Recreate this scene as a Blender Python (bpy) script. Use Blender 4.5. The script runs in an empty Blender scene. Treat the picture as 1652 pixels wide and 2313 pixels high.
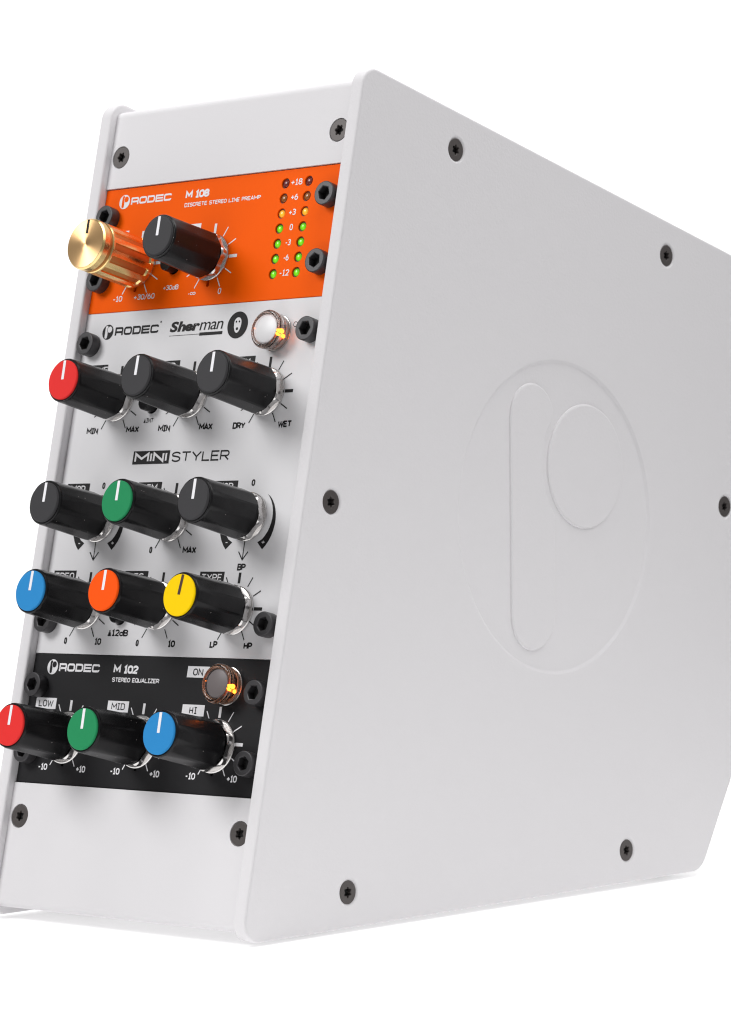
import bpy, bmesh, math, random
from mathutils import Matrix, Vector

# ------------------------------------------------------------------ scene, camera, light
S = bpy.context.scene
COL = S.collection
MM = 0.001
PHI = math.radians(12.45)            # the case leans back by this much on its feet
BASE = Vector((0.0, -139.0, -90.0))  # the point of the case frame (u, v, n in mm) that is the root's origin


def frame_matrix(point):
    """case frame (u right, v up the front, n out of the front, mm) -> world"""
    R = Matrix.Rotation(math.pi / 2 - PHI, 4, 'X')
    return R


ROT = frame_matrix(None)


def bottom_v(n):                      # lower edge line of the side plates
    return -94.41 - 0.2252 * (n + 252.94)


# floor height: feet stand 1.3 mm under the plates
low = min((ROT @ Vector((0, bottom_v(n), n))).z for n in (0.0, -262.0))
FLOOR_L = low - 1.3
ROOT_LOC = (ROT @ BASE - Vector((0, 0, FLOOR_L))) * MM
ROOT_LOC.x = 0
RL = ROT @ BASE


def world(p):
    q = ROT @ Vector(p)
    return Vector((q.x, q.y, q.z - FLOOR_L)) * MM


CAM_POS = (804.59275621, -176.36004886, 789.34459494)
CAM_R = Matrix(((0.75322852, 0.01116924, 0.65766408), (0.13356709, 0.97642704, -0.16955843), (-0.64405483, 0.21555853, 0.73398085)))
cam = bpy.data.cameras.new('camera')
cam.sensor_fit = 'VERTICAL'
cam.sensor_height = 24
cam.lens = 6774.18 / 2313 * 24
cam.clip_start = 0.05
cam.clip_end = 50
co = bpy.data.objects.new('camera', cam)
COL.objects.link(co)
co.matrix_world = Matrix.Translation(world(CAM_POS)) @ ROT @ CAM_R.to_4x4()
cam.dof.use_dof = True
cam.dof.focus_distance = 1.11
cam.dof.aperture_fstop = 22
S.camera = co

W = bpy.data.worlds.new('World')
S.world = W
W.use_nodes = True
W.node_tree.nodes['Background'].inputs[0].default_value = (1.0, 0.99, 1.0, 1)
W.node_tree.nodes['Background'].inputs[1].default_value = 0.2


def area(name, loc, aim, sx, sy, power, color=(1, 1, 1)):
    l = bpy.data.lights.new(name, 'AREA')
    l.shape = 'RECTANGLE'
    l.size, l.size_y = sx, sy
    l.energy = power
    l.color = color
    o = bpy.data.objects.new(name, l)
    COL.objects.link(o)
    o.location = loc
    d = Vector(aim) - Vector(loc)
    o.rotation_euler = d.to_track_quat('-Z', 'Y').to_euler()
    return o


area('overhead_softbox', (0.32, 0.22, 1.2), (0.08, 0.1, 0.15), 0.9, 0.9, 9.0)
area('left_softbox', (-0.6, -1.0, 1.05), (0, 0, 0.15), 0.7, 0.6, 13.2)
area('right_softbox', (0.95, -0.3, 1.15), (0.07, 0.1, 0.15), 0.6, 0.6, 1.6)
area('rear_softbox', (0.85, 0.9, 0.95), (0.07, 0.3, 0.2), 0.7, 0.7, 3.3)

S.view_settings.view_transform = 'Standard'
S.view_settings.look = 'None'
S.view_settings.exposure = 0
S.view_settings.gamma = 1
S.cycles.max_bounces = 10
S.cycles.transmission_bounces = 10
S.cycles.use_denoising = True
S.cycles.caustics_reflective = False
S.cycles.filter_width = 1.15
S.cycles.sample_clamp_indirect = 3


# ------------------------------------------------------------------ materials
def lin(r, g, b):
    f = lambda c: c / 12.92 if c <= 0.04045 else ((c + 0.055) / 1.055) ** 2.4
    return (f(r / 255), f(g / 255), f(b / 255), 1)


def mat(name, color, rough=0.5, metal=0.0, bump=0.0, bscale=900.0, spec=0.5, rvar=0.0, **kw):
    m = bpy.data.materials.new(name)
    m.use_nodes = True
    nt = m.node_tree
    b = nt.nodes['Principled BSDF']
    b.inputs['Base Color'].default_value = color
    b.inputs['Roughness'].default_value = rough
    b.inputs['Metallic'].default_value = metal
    b.inputs['Specular IOR Level'].default_value = spec
    for k, v in kw.items():
        b.inputs[k.replace('_', ' ')].default_value = v
    if bump or rvar:
        tc = nt.nodes.new('ShaderNodeTexCoord')
        nz = nt.nodes.new('ShaderNodeTexNoise')
        nz.inputs['Scale'].default_value = bscale
        nz.inputs['Detail'].default_value = 3
        nt.links.new(tc.outputs['Object'], nz.inputs['Vector'])
        if bump:
            bp = nt.nodes.new('ShaderNodeBump')
            bp.inputs['Strength'].default_value = 1.0
            bp.inputs['Distance'].default_value = bump * MM
            nt.links.new(nz.outputs['Fac'], bp.inputs['Height'])
            nt.links.new(bp.outputs['Normal'], b.inputs['Normal'])
        if rvar:
            n2 = nt.nodes.new('ShaderNodeTexNoise')
            n2.inputs['Scale'].default_value = bscale * 0.12
            nt.links.new(tc.outputs['Object'], n2.inputs['Vector'])
            mr = nt.nodes.new('ShaderNodeMapRange')
            mr.inputs['To Min'].default_value = rough - rvar
            mr.inputs['To Max'].default_value = rough + rvar
            nt.links.new(n2.outputs['Fac'], mr.inputs['Value'])
            nt.links.new(mr.outputs['Result'], b.inputs['Roughness'])
    return m


CASEC = (0.765, 0.75, 0.765, 1)
M = {}
M['case'] = mat('powder_coated_white_metal', CASEC, 0.75, bump=0.09, bscale=850, spec=0.12)
M['case_smooth'] = mat('powder_coated_white_sheet', CASEC, 0.65, bump=0.02, bscale=900, spec=0.18)
M['white_panel'] = mat('white_panel_paint', (0.76, 0.75, 0.765, 1), 0.42, bump=0.004, bscale=1500)
M['orange_panel'] = mat('orange_panel_paint', (1.0, 0.118, 0.0, 1), 0.5, bump=0.004, bscale=1500, spec=0.06)
M['black_panel'] = mat('black_anodised_panel', (0.017, 0.0165, 0.018, 1), 0.45, bump=0.004, bscale=1500, spec=0.2)
M['print_white'] = mat('white_screen_print', (0.86, 0.85, 0.87, 1), 0.6)
M['print_black'] = mat('black_screen_print', (0.014, 0.013, 0.014, 1), 0.5, spec=0.2)
M['plastic'] = mat('black_knob_plastic', (0.008, 0.0078, 0.0085, 1), 0.27, bump=0.0015, bscale=2500, spec=0.26)
def dust(m, scale=900.0, size=0.07, amount=0.8):
    nt = m.node_tree
    b = nt.nodes['Principled BSDF']
    tc = nt.nodes.new('ShaderNodeTexCoord')
    vo = nt.nodes.new('ShaderNodeTexVoronoi')
    vo.inputs['Scale'].default_value = scale
    oi = nt.nodes.new('ShaderNodeObjectInfo')
    ad = nt.nodes.new('ShaderNodeVectorMath'); ad.operation = 'MULTIPLY_ADD'
    ad.inputs[1].default_value = (9, 7, 5)
    nt.links.new(oi.outputs['Random'], ad.inputs[0])
    nt.links.new(tc.outputs['Object'], ad.inputs[2])
    nt.links.new(ad.outputs['Vector'], vo.inputs['Vector'])
    lt = nt.nodes.new('ShaderNodeMath'); lt.operation = 'LESS_THAN'; lt.inputs[1].default_value = size
    nt.links.new(vo.outputs['Distance'], lt.inputs[0])
    sp = nt.nodes.new('ShaderNodeSeparateColor')
    nt.links.new(vo.outputs['Color'], sp.inputs['Color'])
    gt = nt.nodes.new('ShaderNodeMath'); gt.operation = 'GREATER_THAN'; gt.inputs[1].default_value = amount
    nt.links.new(sp.outputs['Red'], gt.inputs[0])
    mu = nt.nodes.new('ShaderNodeMath'); mu.operation = 'MULTIPLY'
    nt.links.new(lt.outputs[0], mu.inputs[0]); nt.links.new(gt.outputs[0], mu.inputs[1])
    mx = nt.nodes.new('ShaderNodeMix'); mx.data_type = 'RGBA'
    mx.inputs['A'].default_value = b.inputs['Base Color'].default_value[:]
    mx.inputs['B'].default_value = (.28, .26, .25, 1)
    nt.links.new(mu.outputs[0], mx.inputs['Factor'])
    nt.links.new(mx.outputs['Result'], b.inputs['Base Color'])


dust(M['plastic'], 420, .075, .72)
M['cap_black'] = mat('charcoal_cap_plastic', (0.036, 0.035, 0.038, 1), 0.6, bump=0.01, bscale=4000, spec=0.3)
M['cap_red'] = mat('red_cap_plastic', (0.80, 0.036, 0.034, 1), 0.6, spec=0.1, bump=0.005, bscale=4000)
M['cap_green'] = mat('green_cap_plastic', (0.022, 0.27, 0.105, 1), 0.6, spec=0.1, bump=0.005, bscale=4000)
M['cap_blue'] = mat('blue_cap_plastic', (0.03, 0.26, 0.60, 1), 0.6, spec=0.1, bump=0.005, bscale=4000)
M['cap_orange'] = mat('orange_cap_plastic', (1.0, 0.10, 0.004, 1), 0.6, spec=0.1, bump=0.005, bscale=4000)
M['cap_yellow'] = mat('yellow_cap_plastic', (1.0, 0.66, 0.0, 1), 0.6, spec=0.1, bump=0.005, bscale=4000)
M['line_white'] = mat('white_pointer_paint', (0.88, 0.87, 0.9, 1), 0.5)
M['line_dark'] = mat('dark_pointer_paint', (0.05, 0.012, 0.004, 1), 0.5)
M['chrome'] = mat('nickel_plating', (0.72, 0.70, 0.69, 1), 0.24, 1.0, bump=0.02, bscale=1500, rvar=0.08)
M['screw'] = mat('black_oxide_steel', (0.052, 0.05, 0.053, 1), 0.38, 0.35, bump=0.008, bscale=2500)
M['torx'] = mat('grey_oxide_steel', (0.085, 0.075, 0.072, 1), 0.45, 0.3, bump=0.01, bscale=2500)
M['dark'] = mat('dark_recess', (0.006, 0.006, 0.006, 1), 0.7)
M['inside'] = mat('dark_interior_metal', (0.03, 0.03, 0.03, 1), 0.6)
M['rubber'] = mat('black_rubber', (0.02, 0.02, 0.02, 1), 0.8)
M['gold'] = mat('gold_anodised_aluminium', (1.0, 0.73, 0.32, 1), 0.26, 1.0)
M['gold_groove'] = mat('gold_anodised_groove', (0.62, 0.30, 0.10, 1), 0.4, 1.0)  # same gold made darker: the shade in the grooves is in the colour

# spun face of the gold knob: real brushed metal, grooves running round the centre
g = mat('gold_spun_face', (0.84, 0.54, 0.26, 1), 0.36, 1.0)
b = g.node_tree.nodes['Principled BSDF']
b.inputs['Anisotropic'].default_value = 0.92
tg = g.node_tree.nodes.new('ShaderNodeTangent')
tg.direction_type = 'RADIAL'
tg.axis = 'Z'
g.node_tree.links.new(tg.outputs['Tangent'], b.inputs['Tangent'])
M['gold_face'] = g

M['lens'] = mat('clear_button_plastic', (1.0, 0.96, 0.95, 1), 0.06, Transmission_Weight=1.0, IOR=1.45)
M['lens_core'] = mat('pale_button_core', (0.86, 0.85, 0.86, 1), 0.35)
M['lens_core_dark'] = mat('smoky_button_core', (0.19, 0.165, 0.165, 1), 0.35, spec=0.3)


def glow(name, col, strength):
    m = mat(name, col, 0.3)
    b = m.node_tree.nodes['Principled BSDF']
    b.inputs['Emission Color'].default_value = col
    b.inputs['Emission Strength'].default_value = strength
    return m


M['amber'] = glow('amber_lamp', (1.0, 0.20, 0.015, 1), 7.0)
M['reflector_pink'] = mat('warm_grey_reflector', (0.72, 0.56, 0.50, 1), 0.35)  # pinkish button glow put into the colour
M['reflector_amber'] = mat('amber_reflector', (0.8, 0.42, 0.26, 1), 0.35)  # amber button glow put into the colour


def led_mat(name, col, dark, strength):
    """coloured LED lens with the brighter die glowing in the middle"""
    m = mat(name, dark, 0.16, spec=0.6)
    nt = m.node_tree
    b = nt.nodes['Principled BSDF']
    tc = nt.nodes.new('ShaderNodeTexCoord')
    mp = nt.nodes.new('ShaderNodeMapping')
    mp.inputs['Location'].default_value = (-0.0004, 0.00035, 0)
    gr = nt.nodes.new('ShaderNodeVectorMath')
    gr.operation = 'LENGTH'
    mr = nt.nodes.new('ShaderNodeMapRange')
    mr.inputs['From Min'].default_value = 0.0
    mr.inputs['From Max'].default_value = 0.0017
    mr.inputs['To Min'].default_value = strength
    mr.inputs['To Max'].default_value = strength * 0.14
    nt.links.new(tc.outputs['Object'], mp.inputs['Vector'])
    nt.links.new(mp.outputs['Vector'], gr.inputs[0])
    nt.links.new(gr.outputs['Value'], mr.inputs['Value'])
    b.inputs['Emission Color'].default_value = col
    nt.links.new(mr.outputs['Result'], b.inputs['Emission Strength'])
    return m


M['led_green'] = led_mat('lit_green_led', (0.30, 1.0, 0.02, 1), (0.05, 0.32, 0.0, 1), 0.8)
M['led_yellow'] = led_mat('lit_yellow_led', (1.0, 0.55, 0.03, 1), (0.7, 0.3, 0.02, 1), 0.75)
M['led_amber_off'] = mat('unlit_amber_led', (0.30, 0.10, 0.015, 1), 0.2, spec=0.7)
M['led_red_off'] = mat('unlit_red_led', (0.17, 0.028, 0.028, 1), 0.2, spec=0.6)
M['bezel'] = mat('led_hole_edge', (0.10, 0.002, 0.0, 1), 0.5)

# white sweep under the case, emission added so it burns out to white
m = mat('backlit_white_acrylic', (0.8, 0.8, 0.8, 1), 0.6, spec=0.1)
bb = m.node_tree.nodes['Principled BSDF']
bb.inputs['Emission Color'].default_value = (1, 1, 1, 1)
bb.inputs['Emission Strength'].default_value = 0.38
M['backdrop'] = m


# ------------------------------------------------------------------ mesh helpers
def finish(name, me, material, parent, origin=(0, 0, 0), label=None, smooth=40):
    """me in case-frame mm relative to `origin`; parent: object whose 'uvn' origin is known"""
    if 'flat_caps' not in me.keys():
        for p in me.polygons:
            p.use_smooth = True
        if smooth is not None:
            me.set_sharp_from_angle(angle=math.radians(smooth))
    if len(me.materials) == 0:
        me.materials.append(None)
    o = bpy.data.objects.new(name, me)
    o.material_slots[0].link = 'OBJECT'      # shared meshes carry their material on the object
    o.material_slots[0].material = material
    COL.objects.link(o)
    if parent is not None:
        o.parent = parent
        po = Vector(parent['_o'])
        o.location = (Vector(origin) - po) * MM
    o['_o'] = tuple(origin)
    if label:
        o['label'] = label
    return o


def from_bm(bm, scale=MM):
    me = bpy.data.meshes.new('mesh')
    bmesh.ops.recalc_face_normals(bm, faces=bm.faces[:])
    bmesh.ops.scale(bm, vec=(scale,) * 3, verts=bm.verts[:])
    bm.to_mesh(me)
    bm.free()
    return me


def plate_mesh(loops, depth, bevel=0.0, res=3, axis='n', z0=0.0):
    """flat plate from closed loops [(x, y)...] (first is the outline, the others holes), extruded.
    top face at z0, going down by depth."""
    cu = bpy.data.curves.new('c', 'CURVE')
    cu.dimensions = '2D'
    cu.fill_mode = 'BOTH'
    K = 0.01
    for lp in loops:
        sp = cu.splines.new('POLY')
        sp.points.add(len(lp) - 1)
        for i, (x, y) in enumerate(lp):
            sp.points[i].co = (x * K, y * K, 0, 1)
        sp.use_cyclic_u = True
    cu.extrude = (depth / 2 - bevel) * K
    cu.bevel_depth = bevel * K
    cu.bevel_resolution = res
    cu.offset = -bevel * K
    ob = bpy.data.objects.new('tmp', cu)
    COL.objects.link(ob)
    dg = bpy.context.evaluated_depsgraph_get()
    dg.update()
    me = bpy.data.meshes.new_from_object(ob.evaluated_get(dg))
    bpy.data.objects.remove(ob)
    bpy.data.curves.remove(cu)
    me.transform(Matrix.Translation((0, 0, (z0 - depth / 2) * MM)) @ Matrix.Scale(MM / K, 4))
    bm = bmesh.new()
    bm.from_mesh(me)
    bmesh.ops.remove_doubles(bm, verts=bm.verts[:], dist=1e-7)
    for f in bm.faces:                      # large caps stay flat, only the rounded edges are smooth
        f.normal_update()
        f.smooth = abs(f.normal.z) < 0.9995
    for e in bm.edges:
        e.smooth = len(e.link_faces) == 2 and e.calc_face_angle(3.0) < math.radians(38)
    bm.to_mesh(me)
    bm.free()
    me['flat_caps'] = 1
    return me


def circle(cx, cy, r, n=48, a0=0.0):
    return [(cx + r * math.cos(a0 + 2 * math.pi * i / n), cy + r * math.sin(a0 + 2 * math.pi * i / n)) for i in range(n)]


def star(cx, cy, ro, ri, n=6, a0=0.0, seg=6):
    """rounded six-lobed socket outline"""
    out = []
    for i in range(n * seg):
        a = 2 * math.pi * i / (n * seg)
        k = 0.5 + 0.5 * math.cos(n * a)
        r = ri + (ro - ri) * k ** 1.1
        out.append((cx + r * math.cos(a + a0), cy + r * math.sin(a + a0)))
    return out


def rounded_poly(pts, radii, seg=8):
    out = []
    n = len(pts)
    for i in range(n):
        p = Vector(pts[i]); a = Vector(pts[i - 1]); c = Vector(pts[(i + 1) % n])
        r = radii[i] if isinstance(radii, (list, tuple)) else radii
        if r <= 0:
            out.append(tuple(p)); continue
        u = (a - p).normalized(); w = (c - p).normalized()
        ang = u.angle(w)
        d = r / math.tan(ang / 2)
        ctr = p + (u + w).normalized() * (r / math.sin(ang / 2))
        s = p + u * d - ctr; e = p + w * d - ctr
        a0 = math.atan2(s.y, s.x); a1 = math.atan2(e.y, e.x)
        da = (a1 - a0 + math.pi) % (2 * math.pi) - math.pi
        for k in range(seg + 1):
            t = a0 + da * k / seg
            out.append((ctr.x + r * math.cos(t), ctr.y + r * math.sin(t)))
    return out


def lathe(profile, seg=64, rfun=None, close=False):
    """profile [(r, z)...] turned about z"""
    bm = bmesh.new()
    rings = []
    for r, z in profile:
        if r < 1e-6:
            rings.append([bm.verts.new((0, 0, z))])
        else:
            ring = []
            for i in range(seg):
                t = 2 * math.pi * i / seg
                k = rfun(t, r, z) if rfun else r
                ring.append(bm.verts.new((k * math.cos(t), k * math.sin(t), z)))
            rings.append(ring)
    for A, B in zip(rings, rings[1:]):
        for i in range(seg):
            j = (i + 1) % seg
            if len(A) == 1 and len(B) == 1:
                continue
            if len(A) == 1:
                bm.faces.new((A[0], B[i], B[j]))
            elif len(B) == 1:
                bm.faces.new((A[i], A[j], B[0]))
            else:
                bm.faces.new((A[i], A[j], B[j], B[i]))
    if close:
        A, B = rings[-1], rings[0]
        for i in range(seg):
            j = (i + 1) % seg
            bm.faces.new((A[i], A[j], B[j], B[i]))
    return bm


# ------------------------------------------------------------------ stroke lettering
def arc(cx, cy, rx, ry, a0, a1, n=7):
    return [(cx + rx * math.cos(math.radians(a0 + (a1 - a0) * i / n)), cy + ry * math.sin(math.radians(a0 + (a1 - a0) * i / n))) for i in range(n + 1)]


def o_loop(x0, y0, x1, y1, r=0.5):
    rx = r * (x1 - x0)
    ry = min(rx * 1.25, 0.5 * (y1 - y0))
    return (arc(x1 - rx, y1 - ry, rx, ry, 0, 90) + arc(x0 + rx, y1 - ry, rx, ry, 90, 180) +
            arc(x0 + rx, y0 + ry, rx, ry, 180, 270) + arc(x1 - rx, y0 + ry, rx, ry, 270, 360))


def glyphs(ch, w):
    """centre lines in a box w wide and 1 high; 'c' marks a closed stroke"""
    L = lambda *p: ('o', list(p))
    r = w * 0.46
    if ch in 'O0':
        return [('c', o_loop(0, 0, w, 1))]
    if ch == 'Q':
        return [('c', o_loop(0, 0, w, 1)), L((w * .55, .22), (w * 1.08, -.14))]
    if ch == 'D':
        return [('c', [(0, 0), (0, 1)] + arc(w - r, 1 - r, r, r, 90, 0) + arc(w - r, r, r, r, 0, -90))]
    if ch == 'B':
        q = .25
        return [L(*([(0, .52), (0, 1)] + arc(w - q, 1 - .24, q, .24, 90, -90) + [(0, .52)])),
                L(*([(0, .52), (0, 0)] + arc(w - q + .02, .26, q, .26, -90, 90)))]
    if ch in 'PR':
        q = min(.27, w * .5)
        out = [L(*([(0, 0), (0, 1)] + arc(w - q, 1 - .27, q, .27, 90, -90) + [(0.02, .46)]))]
        if ch == 'R':
            out.append(L((w * .5, .46), (w, 0)))
        return out
    if ch == 'E':
        return [L((w, 1), (0, 1), (0, 0), (w, 0)), L((0, .51), (w * .86, .51))]
    if ch == 'F':
        return [L((w, 1), (0, 1), (0, 0)), L((0, .5), (w * .86, .5))]
    if ch == 'L':
        return [L((0, 1), (0, 0), (w, 0))]
    if ch == 'I':
        return [L((w / 2, 0), (w / 2, 1)), L((0, 1), (w, 1)), L((0, 0), (w, 0))]
    if ch == '|':
        return [L((w / 2, 0), (w / 2, 1))]
    if ch == 'T':
        return [L((0, 1), (w, 1)), L((w / 2, 1), (w / 2, 0))]
    if ch == 'H':
        return [L((0, 0), (0, 1)), L((w, 0), (w, 1)), L((0, .51), (w, .51))]
    if ch == 'M':
        return [L((0, 0), (0, 1), (w / 2, .35), (w, 1), (w, 0))]
    if ch == 'N':
        return [L((0, 0), (0, 1), (w, 0), (w, 1))]
    if ch == 'A':
        return [L((0, 0), (w / 2, 1), (w, 0)), L((w * .14, .27), (w * .86, .27))]
    if ch == 'V':
        return [L((0, 1), (w / 2, 0), (w, 1))]
    if ch == 'W':
        return [L((0, 1), (w * .25, 0), (w * .5, .8), (w * .75, 0), (w, 1))]
    if ch == 'X':
        return [L((0, 0), (w, 1)), L((0, 1), (w, 0))]
    if ch == 'Y':
        return [L((0, 1), (w / 2, .45), (w, 1)), L((w / 2, .45), (w / 2, 0))]
    if ch == 'Z':
        return [L((0, 1), (w, 1), (0, 0), (w, 0))]
    if ch == 'U':
        return [L(*([(0, 1)] + arc(w / 2, r, w / 2, r, 180, 360) + [(w, 1)]))]
    if ch == 'C':
        return [L(*([(w, .74)] + arc(w - r, 1 - r, r, r, 10, 90, 5) + arc(r, 1 - r, r, r, 90, 180, 5) + arc(r, r, r, r, 180, 270, 5) + arc(w - r, r, r, r, 270, 350, 5) + [(w, .26)]))]
    if ch == 'S':
        q = w / 2
        return [L(*(arc(w / 2, .75, q, .25, 15, 180, 8) + [(w * .06, .62)] + arc(w * .5, .25, q, .27, 75, -165, 12)))]
    if ch == '1':
        return [L((w * .08, .78), (w * .55, 1), (w * .55, 0)), L((w * .05, 0), (w, 0))]
    if ch == '2':
        return [L(*(arc(w / 2, .72, w / 2, .28, 165, -25, 9) + [(0, 0), (w, 0)]))]
    if ch == '3':
        return [L(*(arc(w / 2, .76, w / 2, .24, 150, -70, 9))), L(*([(w * .35, .53)] + arc(w / 2, .27, w / 2, .27, 80, -155, 10)))]
    if ch == '6':
        return [('c', o_loop(0, 0, w, .6)), L(*([(0, .3), (0.02, .55)] + [(w * .3, .85), (w * .68, 1)]))]
    if ch == '8':
        return [('c', o_loop(0, 0, w, .52)), ('c', o_loop(w * .06, .52, w * .94, 1))]
    if ch == '+':
        return [L((0, .45), (w, .45)), L((w / 2, .45 - w * .62), (w / 2, .45 + w * .62))]
    if ch == '-':
        return [L((w * .1, .42), (w * .9, .42))]
    if ch == '/':
        return [L((0, -.1), (w, 1.1))]
    if ch == 'd':
        return [('c', o_loop(0, 0, w, .6)), L((w, 0), (w, 1))]
    if ch == '~':     # infinity
        return [('c', o_loop(0, .1, w * .5, .9, .5)), ('c', o_loop(w * .5, .1, w, .9, .5))]
    if ch == '^':     # little pushed-in switch sign: block on a bar
        return [L((w / 2, .12), (w / 2, 1)), L((0, 0), (w, 0)), L((w * .3, .1), (w * .3, .55)), L((w * .7, .1), (w * .7, .55))]
    return []


GW = {'I': .42, '|': .02, 'M': .74, 'W': .84, ' ': .30, '1': .40, '+': .54, '-': .40, '/': .42, '~': 1.5, '^': .55, 'E': .50, 'L': .48, 'F': .5, 'T': .58, 'A': .62, 'Y': .6, 'X': .6}


class Print:
    """collects flat print as thin strips, all in one mesh"""
    def __init__(self, z=0.05):
        self.v, self.f, self.z, self.k = [], [], z, 0

    def layer(self):
        self.k += 1
        return self.z + 0.006 * (self.k % 7)

    def poly(self, pts, z=None):
        z = self.layer() if z is None else z
        i = len(self.v)
        self.v += [(x, y, z) for x, y in pts]
        self.f.append(tuple(range(i, i + len(pts))))

    def stroke(self, pts, w, closed=False, cap=0.0):
        P = []
        for p in pts:
            p = Vector(p)
            if not P or (p - P[-1]).length > 1e-4:
                P.append(p)
        if closed and (P[0] - P[-1]).length < 1e-4:
            P.pop()
        n = len(P)
        if n < 2:
            return
        if cap and not closed:
            P[0] = P[0] + (P[0] - P[1]).normalized() * cap
            P[-1] = P[-1] + (P[-1] - P[-2]).normalized() * cap
        z = self.layer()
        i0 = len(self.v)
        for i in range(n):
            a = P[i - 1] if (i > 0 or closed) else None
            c = P[(i + 1) % n] if (i < n - 1 or closed) else None
            d1 = (P[i] - a).normalized() if a is not None else (c - P[i]).normalized()
            d2 = (c - P[i]).normalized() if c is not None else d1
            n1 = Vector((-d1.y, d1.x)); n2 = Vector((-d2.y, d2.x))
            mt = n1 + n2
            mt = mt.normalized() if mt.length > 1e-5 else n1
            k = min(1 / max(mt.dot(n1), 0.2), 2.2)
            for s in (1, -1):
                q = P[i] + mt * (s * w / 2 * k)
                self.v.append((q.x, q.y, z))
        m = n if closed else n - 1
        for i in range(m):
            j = (i + 1) % n
            self.f.append((i0 + 2 * i, i0 + 2 * i + 1, i0 + 2 * j + 1, i0 + 2 * j))

    def text(self, s, x0, y0, x1, y1, wt=0.15, gap=0.2, wide=1.0):
        """s fitted into the box; wt is the stroke weight as a share of the height"""
        h = y1 - y0
        W_ = [GW.get(c, .54) * wide for c in s]
        tot = sum(W_) + gap * (len(s) - 1)
        sw = wt * h
        k = (x1 - x0 - sw) / (tot * h)
        x = x0 + sw / 2
        for c, w in zip(s, W_):
            for kind, pts in glyphs(c, w):
                q = [(x + px * h * k, y0 + sw / 2 + py * (h - sw)) for px, py in pts]
                self.stroke(q, sw, kind == 'c')
            x += (w + gap) * h * k

    def mesh(self):
        me = bpy.data.meshes.new('print')
        me.from_pydata([(a * MM, b_ * MM, c * MM) for a, b_, c in self.v], [], self.f)
        bm = bmesh.new()
        bm.from_mesh(me)
        for f in bm.faces:
            f.normal_update()
            if f.normal.z < 0:
                f.normal_flip()
        bmesh.ops.triangulate(bm, faces=[f for f in bm.faces if len(f.verts) > 4])
        bm.to_mesh(me)
        bm.free()
        return me


def rodec(P, x0, y0, x1, y1):
    """the wide squared RODEC lettering"""
    h = y1 - y0
    s = .245 * h
    n = 5
    gap = .12 * h
    w = (x1 - x0 - gap * (n - 1)) / n
    for i, c in enumerate('RODEC'):
        a = x0 + i * (w + gap) + s / 2; b_ = x0 + i * (w + gap) + w - s / 2
        lo, hi, mid = y0 + s / 2, y1 - s / 2, (y0 + y1) / 2
        r = .24 * h
        if c == 'R':
            P.stroke([(a, y0), (a, hi)] + arc(b_ - r * .7, hi - r * .7, r * .7, r * .7, 90, 0, 4) + arc(b_ - r * .7, mid + .02 * h, r * .7, r * .5, 0, -90, 4) + [(a, mid - .1 * h)], s)
            P.stroke([(b_ - .12 * h, mid - .1 * h), (b_, mid - .24 * h), (b_, y0)], s)
        elif c == 'O':
            P.stroke(arc(b_ - r, hi - r, r, r, 0, 90, 4) + arc(a + r, hi - r, r, r, 90, 180, 4) + arc(a + r, lo + r, r, r, 180, 270, 4) + arc(b_ - r, lo + r, r, r, 270, 360, 4), s, True)
        elif c == 'D':
            P.stroke([(a, lo), (a, hi)] + arc(b_ - r, hi - r, r, r, 90, 0, 4) + arc(b_ - r, lo + r, r, r, 0, -90, 4), s, True)
        elif c == 'E':
            P.stroke([(b_ + s / 2, hi), (a, hi), (a, lo), (b_ + s / 2, lo)], s)
            P.stroke([(a, mid), (b_ + s * .3, mid)], s * .85)
        else:
            r = .16 * h
            P.stroke([(b_, mid + .2 * h)] + arc(b_ - r, hi - r, r, r, 0, 90, 4) + arc(a + r, hi - r, r, r, 90, 180, 4) + arc(a + r, lo + r, r, r, 180, 270, 4) + arc(b_ - r, lo + r, r, r, 270, 360, 4) + [(b_, mid - .2 * h)], s)


# the round emblem with its stem and bowl, radius 62.6 in its own frame (x right, y up)
BR, BCX, BCY = 25.4, 19.5, 20.6
DISC_R = 62.6


def stem_outline(gapk=3.2):
    cx, hw, top, bot = -15.6, 14.2, 53.5, -53.2
    R = BR + gapk
    right = cx + hw
    pts = []
    # down the left side, round the foot, up the right side to the ring round the bowl
    for i in range(13):
        t = math.pi + math.pi * i / 12
        pts.append((cx + hw * math.cos(t), bot + hw * 1.0 + hw * math.sin(t)))
    dx = right - BCX
    yl = BCY - math.sqrt(R * R - dx * dx)
    a0 = math.atan2(yl - BCY, dx)
    # follow the ring upwards until it meets the round top of the stem
    k = 0
    a = a0
    tc = (cx, top - hw)
    while k < 200:
        x = BCX + R * math.cos(a); y = BCY + R * math.sin(a)
        inside = (y < tc[1]) or ((x - tc[0]) ** 2 + (y - tc[1]) ** 2 < hw * hw)
        if not inside and k > 3:
            break
        pts.append((x, y))
        a -= math.radians(3)
        k += 1
    xe, ye = pts[-1]
    t0 = math.atan2(ye - tc[1], xe - tc[0])
    for i in range(1, 13):
        t = t0 + (math.pi - t0) * i / 12
        pts.append((tc[0] + hw * math.cos(t), tc[1] + hw * math.sin(t)))
    return pts


def emblem(P, neg, cx, cy, r):
    k = r / DISC_R
    P.poly([(cx + x, cy + y) for x, y in circle(0, 0, r, 40)], P.z)
    neg.poly([(cx + x * k, cy + y * k) for x, y in stem_outline(4.5)], P.z + .05)
    neg.poly([(cx + x * k, cy + y * k) for x, y in circle(BCX, BCY, BR, 24)], P.z + .05)


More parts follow.
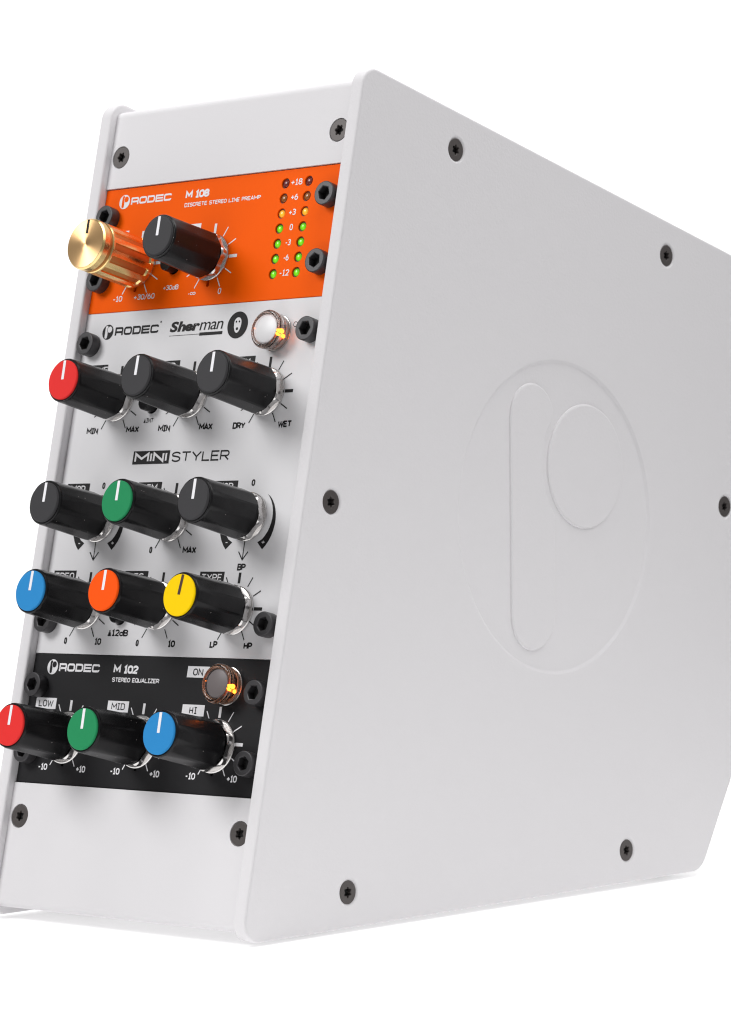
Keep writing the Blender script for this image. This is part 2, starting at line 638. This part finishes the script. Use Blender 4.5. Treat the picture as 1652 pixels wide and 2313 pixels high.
# ------------------------------------------------------------------ the setting
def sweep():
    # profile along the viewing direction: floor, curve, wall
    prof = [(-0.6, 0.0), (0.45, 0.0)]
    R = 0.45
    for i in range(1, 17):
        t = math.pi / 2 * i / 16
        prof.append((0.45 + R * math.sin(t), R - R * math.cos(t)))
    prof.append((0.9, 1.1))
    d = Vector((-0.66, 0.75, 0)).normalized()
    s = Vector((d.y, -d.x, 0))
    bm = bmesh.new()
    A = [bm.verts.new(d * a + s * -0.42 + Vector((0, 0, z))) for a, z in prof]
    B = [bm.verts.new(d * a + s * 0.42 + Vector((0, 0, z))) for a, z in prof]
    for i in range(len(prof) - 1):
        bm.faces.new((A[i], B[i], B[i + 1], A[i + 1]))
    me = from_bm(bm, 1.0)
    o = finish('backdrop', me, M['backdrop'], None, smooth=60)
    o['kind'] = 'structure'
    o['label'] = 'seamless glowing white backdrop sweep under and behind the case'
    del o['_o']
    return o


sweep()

# ------------------------------------------------------------------ the case
root = bpy.data.objects.new('audio_rack', None)
COL.objects.link(root)
root.empty_display_size = 0.05
root.rotation_euler = (math.pi / 2 - PHI, 0, 0)
root.location = world(BASE)
root['_o'] = tuple(BASE)
root['label'] = 'white desktop audio rack case holding orange, white and black modules with knobs'
root['category'] = 'audio rack'

V_O, V_OW, V_WB, V_B = 139.92, 88.49, -48.62, -99.26
HW = 64.25      # half width between the side plates
T = 6.0         # plate thickness
NF = 3.8        # how far the plates stand proud of the panels
KU = (-39.7, 0.07, 39.83)
KV = (107.5, 52.6, 4.8, -29.9, -80.2)

# side plates, drawn in (x = -n, y = v) seen from the right
outline_vn = [(177.2, NF), (174.3, -252), (-38, -292), (-89.6, -274.3), (bottom_v(NF), NF)]
rad = [7.5, 9, 16, 11, 7.5]
outl = rounded_poly([(-n, v) for v, n in outline_vn], rad, 10)
LC = (145.2, 36.3)                      # emblem centre in (-n, v)
LA = math.radians(-12.2)                # emblem leans with the ground


def emb(p):
    x, y = p
    return (LC[0] + x * math.cos(LA) - y * math.sin(LA), LC[1] + x * math.sin(LA) + y * math.cos(LA))


# sign check: up axis of the emblem is (v .977, n .213) -> (x = -n = -.213, y = .977)
LA = math.atan2(.213, .977)
side_screws = [(161.7, -54.1), (160.5, -197.1), (12.5, -11.1), (66.2, -260.4), (-126.6, -49.5), (-88.4, -219.0)]
to_side = Matrix(((0, 0, 1, 0), (0, 1, 0, 0), (-1, 0, 0, 0), (0, 0, 0, 1)))      # (x, y, z) -> (u = z, v = y, n = -x)


def side_panel(sign):
    holes = [circle(-n, v, 4.6, 40) for v, n in side_screws]
    if sign > 0:
        holes.append(circle(LC[0], LC[1], DISC_R + 1.2, 128))
    me = plate_mesh([outl] + holes, T, 1.0, 4, z0=T)
    me.transform(to_side)
    if sign < 0:
        me.transform(Matrix.Diagonal((-1, 1, 1, 1)))
        me.flip_normals()
    o = finish('side_panel', me, M['case'], root, (sign * HW, 0, 0), smooth=35,
               label='large right side panel with the round recessed emblem' if sign > 0 else 'far left side panel seen edge on')
    org = (sign * HW, 0, 0)
    if sign > 0:
        # recessed floor of the emblem and the raised stem and bowl
        me = from_bm(lathe([(DISC_R + 3.4, .004), (DISC_R + .9, .004), (DISC_R + .6, -.02), (DISC_R + .3, -.12), (DISC_R - .5, -.72), (DISC_R - .8, -.83), (DISC_R - 1.1, -.85), (0, -.85)], 160))
        me.transform(Matrix.Translation((LC[0] * MM, LC[1] * MM, T * MM)))
        me.transform(to_side)
        finish('emblem_recess', me, M['case'], o, org, smooth=60)
        me = plate_mesh([[emb(p) for p in stem_outline()]], 3.0, 0.9, 1, z0=T - .03)
        me.transform(to_side)
        finish('emblem_stem', me, M['case'], o, org, smooth=35)
        me = plate_mesh([[emb(p) for p in circle(BCX, BCY, BR, 96)]], 3.0, 0.9, 1, z0=T - .03)
        me.transform(to_side)
        finish('emblem_bowl', me, M['case'], o, org, smooth=35)
    return o


right_plate = side_panel(1)
left_plate = side_panel(-1)

# countersunk six-lobe screws: one mesh, shared
rnd = random.Random(5)
TORX = {}


def torx_meshes():
    me = plate_mesh([circle(0, 0, 4.45, 48), star(0, 0, 2.15, 1.45)], 1.9, 0.22, 2, z0=0)
    bm = bmesh.new()
    bmesh.ops.create_circle(bm, cap_ends=True, segments=24, radius=3.2, matrix=Matrix.Translation((0, 0, -1.85)))
    flo = from_bm(bm)
    bm = bmesh.new()
    # conical hole wall round the head, dark gap
    ring = lathe([(4.35, -.5), (4.9, -.9), (5.0, -1.9), (2.0, -2.3)], 40)
    hole = from_bm(ring)
    bm.free()
    return me, flo, hole


TX = torx_meshes()


def torx(parent_mat, pos, spin, name='countersunk_screw'):
    """pos in uvn; parent_mat rotates local z to the outward direction"""
    o = finish(name, TX[0] if TX[0].users == 0 else TX[0], M['torx'], root, pos)
    o.rotation_euler = (parent_mat @ Matrix.Rotation(spin, 4, 'Z')).to_euler()
    s = finish('socket_floor', TX[1], M['dark'], o, pos)
    s.location = (0, 0, 0)
    return o


for i, (v, n) in enumerate(side_screws):
    torx(Matrix.Rotation(math.pi / 2, 4, 'Y'), (HW + T - .35, v, n), rnd.uniform(0, 1))
for su in (-1, 1):
    for v in (153.2, -112.4):
        torx(Matrix.Identity(4), (su * 58.4, v, 0.5), rnd.uniform(0, 1))

# screw-hole linings in the right plate so the gap round each head is closed
for v, n in side_screws:
    me = TX[2].copy()
    me.transform(Matrix.Rotation(math.pi / 2, 4, 'Y'))
    finish('screw_seat', me, M['case'], right_plate, (HW + T, v, n))


# folded housing sheet between the plates: one C-shaped profile
def housing():
    tk = 1.2
    nf = 0.6
    pts = [(173.3 - 3.25, nf), (173.3, nf), (170.5, -248), (-36, -287.5), (-86.5, -270), (bottom_v(nf) + 3.3, nf), (bottom_v(nf) + 3.3 + 4.2, nf)]
    # open rounded path
    out = [pts[0]]
    for i in range(1, len(pts) - 1):
        r = 3.2 if i in (1, 5) else 6
        tri = rounded_poly([pts[i - 1], pts[i], pts[i + 1]], [0, r, 0], 8)
        out += tri[1:-1]
    out.append(pts[-1])
    bm = bmesh.new()
    P = [Vector(p) for p in out]
    n = len(P)
    rows = []
    for i in range(n):
        d1 = (P[i] - P[i - 1]).normalized() if i else (P[1] - P[0]).normalized()
        d2 = (P[i + 1] - P[i]).normalized() if i < n - 1 else d1
        nn = (Vector((d1.y, -d1.x)) + Vector((d2.y, -d2.x))).normalized()   # inward for this winding
        rows.append((P[i], P[i] + nn * tk))
    inner_sign = 1
    c = Vector((20, -120))
    if (rows[5][1] - c).length > (rows[5][0] - c).length:
        rows = [(a, a - (b_ - a)) for a, b_ in rows]
    U = HW - .12
    vs = [[bm.verts.new((s * U, q.x, q.y)) for s in (-1, 1) for q in r_] for r_ in rows]
    # per row: [-U outer, -U inner, +U outer, +U inner]
    for a, b_ in zip(vs, vs[1:]):
        bm.faces.new((a[0], a[2], b_[2], b_[0]))
        bm.faces.new((a[1], b_[1], b_[3], a[3]))
        bm.faces.new((a[0], b_[0], b_[1], a[1]))
        bm.faces.new((a[2], a[3], b_[3], b_[2]))
    bm.faces.new(vs[0]) if False else None
    for e in (vs[0], vs[-1]):
        bm.faces.new((e[0], e[1], e[3], e[2]))
    for v0, v1, sv in ((V_O + .25, 173.3 - 3.25, 153.2), (bottom_v(nf) + 7.5, V_B - .25, -112.4)):
        pm = plate_mesh([[(-U, v0), (U, v0), (U, v1), (-U, v1)], circle(-58.4, sv, 4.7, 40), circle(58.4, sv, 4.7, 40)], tk, 0.0, z0=nf)
        pm.transform(Matrix.Scale(1 / MM, 4))
        bm.from_mesh(pm)
    h = finish('housing', from_bm(bm), M['case_smooth'], root, (0, 0, 0), smooth=25)
    for su in (-1, 1):
        for sv in (153.2, -112.4):
            finish('screw_seat', TX[2], M['case_smooth'], h, (su * 58.4, sv, nf))
    return h


housing()

# dark interior block behind the modules
bm = bmesh.new()
bmesh.ops.create_cube(bm, size=1, matrix=Matrix.Translation((0, (V_O + V_B) / 2, -9)) @ Matrix.Diagonal((2 * HW - 2, V_O - V_B + 8, 10, 1)))
finish('rail_backing', from_bm(bm), M['inside'], root, (0, 0, 0))

# feet
for u in (-50, 50):
    for n in (-38, -262):
        bm = lathe([(0, 0), (6, 0), (6.6, .6), (7, 5.2), (0, 5.2)], 28)
        me = from_bm(bm)
        me.transform(Matrix.Rotation(-math.pi / 2, 4, 'X'))
        f = finish('rubber_foot', me, M['rubber'], root, (u, bottom_v(n) - 1.15, n))
        f.rotation_euler = (math.atan(.2252) * -0 , 0, 0)

# ------------------------------------------------------------------ module panels
LED_U, LED_V0, LED_D = (34.28, 46.1), 134.5, 5.955
SW = [(-19.5, 105.4), (-19.9, 49.6), (-20.0, -33.6)]


def panel(name, v0, v1, material, holes, label):
    g = .12
    me = plate_mesh([rounded_poly([(-HW + .22, v0 + g), (HW - .22, v0 + g), (HW - .22, v1 - g), (-HW + .22, v1 - g)], .25, 3)] + holes, 2.0, 0.1, 1, z0=0)
    return finish(name, me, material, root, (0, 0, 0), smooth=35, label=label)


led_pos = [(u, LED_V0 - i * LED_D) for i in range(7) for u in LED_U]


def slot(u, v, r, h):
    return rounded_poly([(u - r, v - h), (u + r, v - h), (u + r, v + h), (u - r, v + h)], r * .98, 6)


orange = panel('module_panel', V_OW, V_O, M['orange_panel'], [circle(u, v, 2.05, 28) for u, v in led_pos] + [slot(KU[0] + .3, KV[0] - 9.6, .75, 1.6), slot(.4, KV[0] - 9.9, .75, 1.7), circle(*SW[0], 3.3, 28)], 'orange line preamp panel at the top')
white = panel('module_panel', V_WB, V_OW, M['white_panel'], [circle(*SW[1], 3.3, 28), circle(*SW[2], 3.3, 28)], 'white filter panel in the middle')
black = panel('module_panel', V_B, V_WB, M['black_panel'], [circle(u, KV[4] - 11.3, .75, 16) for u in KU], 'black equalizer panel at the bottom')


def place(P, material, parent, name='printed_lettering', label=None):
    if P.f:
        o = finish(name, P.mesh(), material, parent, (0, 0, 0), smooth=None, label=label)


def dial(P, c, r0=9.5, r1=13.6, hide=(), thick=1.25, thin=.45, major=(90, 0, 180)):
    for a in (-120, -150 + 360, 60, 30, 0, -30, -60, 90, 120, 150, 180):
        if a in hide:
            continue
        t = math.radians(a)
        big = a in major
        w = thick if big else thin
        P.stroke([(c[0] + r0 * math.cos(t), c[1] + r0 * math.sin(t)), (c[0] + r1 * math.cos(t), c[1] + r1 * math.sin(t))], w)


# --- orange print
OW = Print(.05)
OO = Print(.10)
emblem(OW, OO, -52.9, 134.3, 2.95)
rodec(OW, -49.1, 132.85, -26.6, 135.8)
OW.text('M 108', -18.7, 132.7, -5.8, 135.9, .26, .15)
OW.text('DISCRETE STEREO LINE PREAMP', -18.6, 129.3, 22.3, 130.95, .19, .16)
for i, s in enumerate(['+18', '+6', '+3', '0', '-3', '-6', '-12']):
    x0, x1 = [(37.15, 43.0), (38.1, 41.9), (38.2, 41.8), (39.75, 41.4), (38.58, 41.4), (38.68, 41.5), (37.75, 42.75)][i]
    OW.text(s, x0, 133.35 - i * LED_D, x1, 135.85 - i * LED_D, .17, .2)
OW.text('+30dB', -23.7, 95.85, -15.2, 97.85, .17, .16)
OW.text('-~', -9.4, 92.95, -5.25, 94.35, .22, .2)
OW.text('0', 6.65, 92.55, 8.35, 95.05, .15)
OW.text('-10', -51.05, 92.7, -45.75, 95.05, .17, .18)
OW.text('+30/60', -39.35, 92.85, -27.7, 95.15, .17, .18)
OW.poly([(-19.2, 117.4), (-7.7, 117.4), (-7.7, 122.0), (-19.2, 122.0)])
OW.poly([(-59.0, 117.4), (-47.6, 117.4), (-47.6, 122.0), (-59.0, 122.0)])
for c in ((KU[0] + .3, KV[0]), (.4, KV[0])):
    dial(OW, c, 9.6, 13.7)
place(OW, M['print_white'], orange)
place(OO, M['orange_panel'], orange, label='orange lettering inside white shapes')

# --- white print
WB = Print(.05)
WW = Print(.10)
emblem(WB, WW, -51.05, 80.45, 3.1)
rodec(WB, -46.95, 78.8, -22.7, 82.2)
WB.poly(circle(-21.9, 83.1, .38, 12))
WB.poly([(-16.3, 76.97), (0.04, 77.0), (0.04, 77.2), (-16.3, 77.17)])
WB.poly([(0.05, 76.4), (12.3, 76.4), (12.3, 77.65), (0.05, 77.65)])
WB.poly(circle(19.86, 79.6, 5.3, 48))
# plain generic face in the round badge
WW.poly([(19.86 + x, 79.6 + y) for x, y in arc(0, 0.9, 1.9, 2.1, 0, 180, 12) + arc(0, 0.9, 1.9, 4.0, 180, 360, 14)], .12)
for sx in (-.8, .8):
    WB.poly([(19.86 + sx + x, 80.9 + y) for x, y in circle(0, 0, .42, 12)], .18)
WB.poly([(19.86 + x, 78.1 + y) for x, y in circle(0, 0, .6, 12)], .18)
WB.poly([(-26.1, 26.15), (-6.3, 26.15), (-6.3, 31.4), (-26.1, 31.4)])
WW.text('M|N|', -25.1, 26.85, -7.5, 30.75, .23, .24, 1.5)
WB.text('STYLER', -5.0, 26.7, 25.4, 30.75, .155, .26, 1.9)
for s, x0, y0, x1, y1, wt in [('MIN', -54.45, 39.0, -48.05, 41.4, .17), ('MAX', -32.35, 39.0, -25.2, 41.4, .17), ('^INT', -23.4, 42.7, -17.9, 44.4, .12),
                              ('MIN', -14.75, 38.9, -8.2, 41.4, .17), ('MAX', 7.3, 38.9, 14.45, 41.4, .17), ('DRY', 25.0, 38.8, 31.5, 41.25, .17), ('WET', 48.1, 38.75, 55.15, 41.15, .17),
                              ('0', -40.85, 16.75, -39.2, 19.25, .17), ('0', 39.05, 16.6, 40.85, 19.05, .17), ('BP', 37.9, -15.5, 42.15, -13.0, .17), ('MAX', 8.2, -9.0, 15.4, -6.5, .17),
                              ('0', -9.65, -8.9, -8.1, -6.4, .17), ('0', -49.05, -44.7, -47.45, -42.2, .17), ('10', -32.1, -44.75, -28.4, -42.2, .17), ('^12dB', -25.7, -41.2, -14.5, -38.7, .16),
                              ('0', -9.5, -44.9, -7.95, -42.45, .17), ('10', 7.6, -44.9, 11.4, -42.4, .17), ('LP', 29.5, -44.8, 33.4, -42.25, .17), ('HP', 46.8, -45.0, 51.1, -42.5, .17)]:
    WB.text(s, x0, y0 - .05, x1, y1 + .08, wt * 1.42, .15)
PW, PH = 12.6, 4.4
for s, x1, y1 in [('DRIVE', -47.9, 67.1), ('AMP', -8.05, 67.1), ('MIX', 31.75, 67.0), ('MOD', -47.9, 19.1), ('LFM', -8.1, 19.0), ('MOD', 32.1, 18.8), ('FREQ', -47.95, -15.7), ('RES', -8.3, -15.8), ('TYPE', 31.8, -16.0)]:
    WB.poly([(x1 - PW, y1 - PH), (x1, y1 - PH), (x1, y1), (x1 - PW, y1)])
    hw = len(s) * 1.33
    WW.text(s, x1 - PW / 2 - hw, y1 - 3.6, x1 - PW / 2 + hw, y1 - .85, .16, .2)
for u in KU:
    dial(WB, (u, KV[1]))
    dial(WB, (u, KV[3]))
dial(WB, (KU[1], KV[2]))


def crescent(c, s):
    o, i = [], []
    for k in range(13):
        a = math.radians(45 - 98 * k / 12)
        ro = 12.05 + 3.45 * (k / 12) ** .8
        ri = 12.0 + .25 * math.sin(math.pi * k / 12) - (.4 if k == 12 else 0)
        o.append((c[0] + s * ro * math.cos(a), c[1] + ro * math.sin(a)))
        i.append((ri, a))
    inn = [(c[0] + s * r * math.cos(a - (.06 if k == 12 else 0)), c[1] + r * math.sin(a - (.06 if k == 12 else 0))) for k, (r, a) in enumerate(i)]
    z = WB.layer()
    for k in range(12):
        WB.poly([o[k], o[k + 1], inn[k + 1], inn[k]], z)


for u in (KU[0], KU[2]):
    crescent((u, KV[2]), 1)
    crescent((u, KV[2]), -1)
    WB.stroke([(u, -4.3), (u, -11.3)], .42)
    WB.stroke([(u - 2.4, -8.4), (u, -11.5), (u + 2.4, -8.4)], .5)
    WW.text('+', u + 8.5, -5.75, u + 10.3, -3.8, .16)
    WW.stroke([(u - 9.7, -4.95), (u - 8.7, -4.95)], .35)
WB.stroke(circle(49.9, 78.3, .95, 20), .22, True)
place(WB, M['print_black'], white)
place(WW, M['white_panel'], white, label='white lettering inside black shapes')


def font_letters(body, x0, y0, x1, y1, bold, shear, parent, material, z=.06):
    """each letter its own flat mesh; the word is fitted into the box"""
    word = []
    pen = 0.0
    for ch in body:
        cu = bpy.data.curves.new('t', 'FONT')
        cu.body = ch
        cu.shear = shear
        cu.offset = bold
        cu.resolution_u = 4
        ob = bpy.data.objects.new('t', cu)
        COL.objects.link(ob)
        dg = bpy.context.evaluated_depsgraph_get()
        dg.update()
        me = bpy.data.meshes.new_from_object(ob.evaluated_get(dg))
        bpy.data.objects.remove(ob)
        lo = min(v.co.x for v in me.vertices)
        hi = max(v.co.x for v in me.vertices)
        for v in me.vertices:
            v.co.x += pen - lo
        pen += hi - lo - (.04 if bold > .01 else -.005)
        word.append(me)
    vs = [v for me in word for v in me.vertices]
    ax, bx = min(v.co.x for v in vs), max(v.co.x for v in vs)
    ay, by = min(v.co.y for v in vs), max(v.co.y for v in vs)
    for k, me in enumerate(word):
        for v in me.vertices:
            v.co.x = (x0 + (v.co.x - ax) / (bx - ax) * (x1 - x0)) * MM
            v.co.y = (y0 + (v.co.y - ay) / (by - ay) * (y1 - y0)) * MM
            v.co.z = (z + .012 * (k % 2)) * MM
        finish('letter', me, material, parent, (0, 0, 0), smooth=None)


font_letters('Sher', -16.4, 78.5, -.2, 82.75, .045, .15, white, M['print_black'])
font_letters('man', -.3, 78.5, 12.15, 81.75, .003, .15, white, M['print_black'])

# --- black print
BW = Print(.05)
BB = Print(.10)
emblem(BW, BB, -53.25, -53.85, 2.95)
rodec(BW, -49.45, -55.45, -26.95, -52.3)
BW.text('M 102', -19.25, -55.55, -5.95, -52.3, .26, .15)
BW.text('STEREO EQUALIZER', -19.3, -58.85, 6.0, -57.1, .2, .15)
for x0, x1, y0, y1 in [(-59.5, -48.1, -70.3, -66.0), (-19.6, -8.25, -70.35, -66.08), (20.15, 31.6, -70.5, -66.25), (20.05, 31.4, -56.1, -51.87)]:
    BW.poly([(x0, y0), (x1, y0), (x1, y1), (x0, y1)])
BB.text('LOW', -57.8, -69.5, -49.7, -66.8, .16, .18)
BB.text('MID', -17.4, -69.5, -10.2, -66.9, .16, .18)
BB.text('HI', 23.95, -69.75, 27.95, -67.1, .16, .3)
BB.text('ON', 23.1, -55.35, 28.25, -52.7, .17, .22)
for u in KU:
    dial(BW, (u, KV[4]))
    BW.text('-10', u - 13.2, -94.0, u - 8.05, -91.5, .2, .17)
    BW.text('+10', u + 7.9, -94.1, u + 13.1, -91.55, .2, .17)
place(BW, M['print_white'], black)
place(BB, M['black_panel'], black, label='dark lettering inside white shapes')

# ------------------------------------------------------------------ knobs
FL = 10


def body_r(t, r, z):
    """ten shallow flats that deepen towards the panel; the tip is round"""
    k = min(1, max(0, (28.5 - z) / 20.0))
    ap = r * (0.992 - .03 * k ** .5)
    a = (t + .31) % (2 * math.pi / FL) - math.pi / FL
    return min(r, ap / math.cos(a) if abs(a) < 1.2 else r)


def body_mesh(L):
    prof = [(4, 4.3), (8.9, 4.3), (9.4, 4.7), (9.5, 5.5)]
    for i in range(1, 9):
        z = 5.5 + (L - 1.6 - 5.5) * i / 8
        prof.append((9.5 - .75 * i / 8, z))
    prof += [(8.6, L - 1.1), (8.35, L - .85), (7.9, L - .85), (0, L - .85)]
    return from_bm(lathe(prof, 120, body_r))


def hexr(af):
    def f(t, r, z):
        if r < af * .9:
            return r
        a = t % (math.pi / 3) - math.pi / 6
        return min(r, af / math.cos(a))
    return f


B_MESH = {30.2: body_mesh(30.2), 27.6: body_mesh(27.6)}
CAPM = from_bm(lathe([(7.78, -1.4), (7.78, -.28), (7.5, 0), (0, 0)], 64))
CAPB = from_bm(lathe([(7.8, -1.4), (7.8, -.5), (7.3, 0), (0, 0)], 64))
NUT = from_bm(lathe([(4, .9), (9.0, .9), (9.35, 1.3), (9.35, 3.2), (8.7, 3.7), (4, 3.7)], 72, hexr(8.35)))
WASH = from_bm(lathe([(4, .05), (9.2, .05), (9.35, .25), (9.3, .75), (9.0, .95), (4, .95)], 72))
LUG = from_bm(lathe([(0, 3.0), (3.2, 3.0), (3.2, 4.6), (0, 4.6)], 24))


def pointer_mesh(w, r0, r1):
    P = Print(0.03)
    P.stroke([(0, r0), (0, r1)], w)
    return P.mesh()


PTR = pointer_mesh(1.35, .1, 7.6)


def knob(c, cap, label, L=30.2, spin=0.0, nutspin=0.0, line='line_white', name='knob', big=False):
    me = B_MESH[L]
    k = finish(name, me, M['plastic'], root, (c[0], c[1], 0), smooth=11, label=label)
    org = (c[0], c[1], 0)
    o = finish('cap', CAPB if cap == 'cap_black' else CAPM, M[cap], k, (c[0], c[1], L), smooth=30)
    o = finish('pointer_line', PTR, M[line], k, (c[0], c[1], L), smooth=None)
    o.rotation_euler = (0, 0, spin)
    n = finish('nut', NUT, M['chrome'], k, org, smooth=30)
    n.rotation_euler = (0, 0, nutspin)
    w = finish('washer', WASH, M['chrome'], k, org, smooth=30)
    if big:                                  # the black module has larger nuts and washers
        n.scale = (1.06, 1.06, 1.0)
        w.scale = (1.08, 1.08, 1.0)
    finish('shaft_collar', LUG, M['dark'], k, org, smooth=30)
    return k


def reset(me_list):
    pass


NS = [.3, 1.1, .7, .15, .5, .85, .2, .62, .4, .05, .9, .33, .7, .1]
knob((.4, KV[0]), 'cap_black', 'black knob on the orange panel', nutspin=.12)
specs = [(0, 1, 'cap_red', 'red capped knob on the white panel'), (1, 1, 'cap_black', 'black knob in the middle of the top white row'), (2, 1, 'cap_black', 'black knob marked dry and wet'),
         (0, 2, 'cap_black', 'black knob at the left of the second white row'), (1, 2, 'cap_green', 'green capped knob on the white panel'), (2, 2, 'cap_black', 'black knob above the BP mark'),
         (0, 3, 'cap_blue', 'blue capped knob on the white panel'), (1, 3, 'cap_orange', 'orange capped knob'), (2, 3, 'cap_yellow', 'yellow capped knob with a dark line'),
         (0, 4, 'cap_red', 'red capped knob marked low'), (1, 4, 'cap_green', 'green capped knob marked mid'), (2, 4, 'cap_blue', 'blue capped knob marked hi')]
SEAT = {(1, 1): .4, (1, 3): .7, (2, 3): -.8, (0, 4): -1.0, (1, 4): -1.05, (2, 4): -1.1, (0, 1): .35, (0, 3): .3}    # how each pot sits in its hole
for i, (c, r, cap, lab) in enumerate(specs):
    kv = KV[r] + SEAT.get((c, r), 0)
    if cap == 'cap_yellow':
        knob((KU[c], kv), cap, lab, L=30.2, spin=-.12, nutspin=NS[i], line='line_dark')
    else:
        knob((KU[c], kv), cap, lab, spin=rnd.uniform(-.02, .02), nutspin=NS[i], big=r == 4)


# gold fluted knob
def gold_knob(c):
    L = 29.6
    nfl = 12

    def fl(t, r, z):
        if z < 3.2 or z > 23.2 or r < 9.6:
            return r
        e = min(1, min(z - 3.2, 23.2 - z) / .8)
        s = math.cos(nfl * t)
        d = max(0, min(1, (s + .1) / .2))
        return r - .95 * e * d
    prof = [(3, 1.4), (9.9, 1.4), (10.25, 1.8), (10.25, 3.2)] + [(10.25, 3.2 + .8 * i / 3) for i in range(1, 4)] + [(10.25, 4 + 18.4 * i / 8) for i in range(1, 9)] + \
           [(10.25, 22.4 + .8 * i / 3) for i in range(1, 4)] + [(10.25, 23.9), (9.95, 24.2)]
    me = from_bm(lathe(prof, 256, fl))
    k = finish('knob', me, M['gold'], root, (c[0], c[1], 0), smooth=30, label='polished gold metal fluted knob on the orange panel')
    finish('flute_floor', from_bm(lathe([(9.0, 3.4), (9.62, 3.8), (9.62, 22.6), (9.0, 23.0)], 96)), M['gold_groove'], k, (c[0], c[1], 0), smooth=30)  # core in the darker gold, paints shade into the flutes
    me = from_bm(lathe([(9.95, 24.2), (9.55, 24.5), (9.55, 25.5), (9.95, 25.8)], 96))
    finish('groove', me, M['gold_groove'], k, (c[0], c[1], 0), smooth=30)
    me = from_bm(lathe([(9.95, 25.8), (10.25, 26.1), (10.25, 28.7), (9.75, 29.5)], 96))
    finish('rim', me, M['gold'], k, (c[0], c[1], 0), smooth=30)
    me = from_bm(lathe([(9.75, -.1), (9.6, 0), (6.0, -.02), (3, -.04), (.15, -.07), (0, -.09)], 128))
    finish('spun_face', me, M['gold_face'], k, (c[0], c[1], L), smooth=30)
    P = Print(.03)
    P.stroke([(0, 4.0), (0, 9.6)], 1.3)
    finish('pointer_line', P.mesh(), M['print_black'], k, (c[0], c[1], L), smooth=None)
    finish('washer', WASH, M['chrome'], k, (c[0], c[1], 0), smooth=30)
    finish('shaft_collar', from_bm(lathe([(0, .9), (5, .9), (5, 1.5), (0, 1.5)], 24)), M['dark'], k, (c[0], c[1], 0))


gold_knob((KU[0] + .3, KV[0]))

# ------------------------------------------------------------------ socket head screws
HEAD = None


def sock_mesh():
    me = plate_mesh([circle(0, 0, 4.65, 56), circle(0, 0, 2.75, 6)], 4.4, 0.35, 3, z0=4.5)
    return me


SOCK = sock_mesh()
bm = bmesh.new()
bmesh.ops.create_circle(bm, cap_ends=True, segments=24, radius=3.2, matrix=Matrix.Translation((0, 0, 1.4)))
SFL = from_bm(bm)
for v in (127.4, 101.3, 75.2, -36.15, -61.45, -87.4):
    for su in (-1, 1):
        s = finish('socket_screw', SOCK, M['screw'], root, (su * 58.84, v, 0))
        s.rotation_euler = (0, 0, rnd.uniform(0, 1.04))
        finish('socket_floor', SFL, M['dark'], s, (su * 58.84, v, 0))

# ------------------------------------------------------------------ push switches
SWM = from_bm(lathe([(2.9, -2), (2.9, 4.6), (2.6, 5.0), (0, 5.0)], 40))
for i, (u, v) in enumerate(SW):
    s = finish('push_switch', SWM, M['plastic'], root, (u, v, 0 if i < 2 else -1.5), smooth=30)

# ------------------------------------------------------------------ LEDs
dome = from_bm(lathe([(1.55, -1.6), (1.55, -.55), (1.4, -.25), (1.1, -.02), (.7, .14), (.35, .2), (0, .22)], 32))
sleeve = from_bm(lathe([(1.6, -1.5), (1.65, -.55), (2.05, -.55), (2.08, -1.9)], 32))
kinds = ['led_red_off', 'led_amber_off', 'led_yellow', 'led_green', 'led_green', 'led_green', 'led_green']
labs = ['unlit red led', 'unlit amber led', 'lit yellow led', 'lit green led', 'lit green led', 'lit green led', 'lit green led']
for i in range(7):
    for u in LED_U:
        p = (u, LED_V0 - i * LED_D, -.1)
        me = dome.copy()
        l = finish('led', me, M[kinds[i]], root, p, label=labs[i])
        finish('led_sleeve', sleeve, M['bezel'], l, p)


# ------------------------------------------------------------------ transparent push buttons
def button(c, core, label):
    org = (c[0], c[1], 0)
    b_ = finish('push_button', from_bm(lathe([(5.55, .6), (6.6, .5), (6.9, .9), (7.1, 1.6), (7.45, 5.4), (7.4, 6.1), (7.0, 6.6), (6.4, 6.7), (5.9, 6.5), (5.65, 6.1)], 72, close=True)), M['lens'], root, org, smooth=50, label=label)
    finish('button_core', from_bm(lathe([(0, 1.0), (4.2, 1.0), (4.9, 1.9), (5.45, 5.4), (5.3, 5.9), (5.0, 6.05), (0, 5.85)], 48)), M[core], b_, org, smooth=50)
    # amber lamp inside the clear skirt, on the right; small left sphere added as its glint
    for a, rr, zz in ((-6, .85, 4.4), (-20, .75, 2.8), (172, .34, 4.2)):
        a = math.radians(a)
        q = (c[0] + 6.1 * math.cos(a), c[1] + 6.1 * math.sin(a), zz)
        bm = bmesh.new()
        bmesh.ops.create_uvsphere(bm, u_segments=16, v_segments=10, radius=rr)
        bmesh.ops.scale(bm, vec=(.7, 1.0, 1.3), verts=bm.verts[:])
        finish('lamp', from_bm(bm), M['amber'], b_, q)
    finish('reflector', from_bm(lathe([(5.1, 1.2), (6.3, 1.2), (6.45, 2.2), (6.2, 2.4), (5.1, 1.6)], 56, close=True)), M['reflector_pink' if core == 'lens_core' else 'reflector_amber'], b_, org, smooth=30)  # added ring, its tint stands in for glow inside the skirt
    finish('base_ring', from_bm(lathe([(6.2, .05), (7.2, .05), (7.2, .3), (6.9, .45), (6.2, .45)], 56, close=True)), M['chrome'], b_, org, smooth=30)
    return b_


button((40.9, 75.3), 'lens_core', 'clear push button glowing amber on the white panel')
button((41.9, -58.9), 'lens_core_dark', 'clear push button glowing amber beside the ON mark')

for o in list(COL.objects):
    if '_o' in o.keys():
        del o['_o']
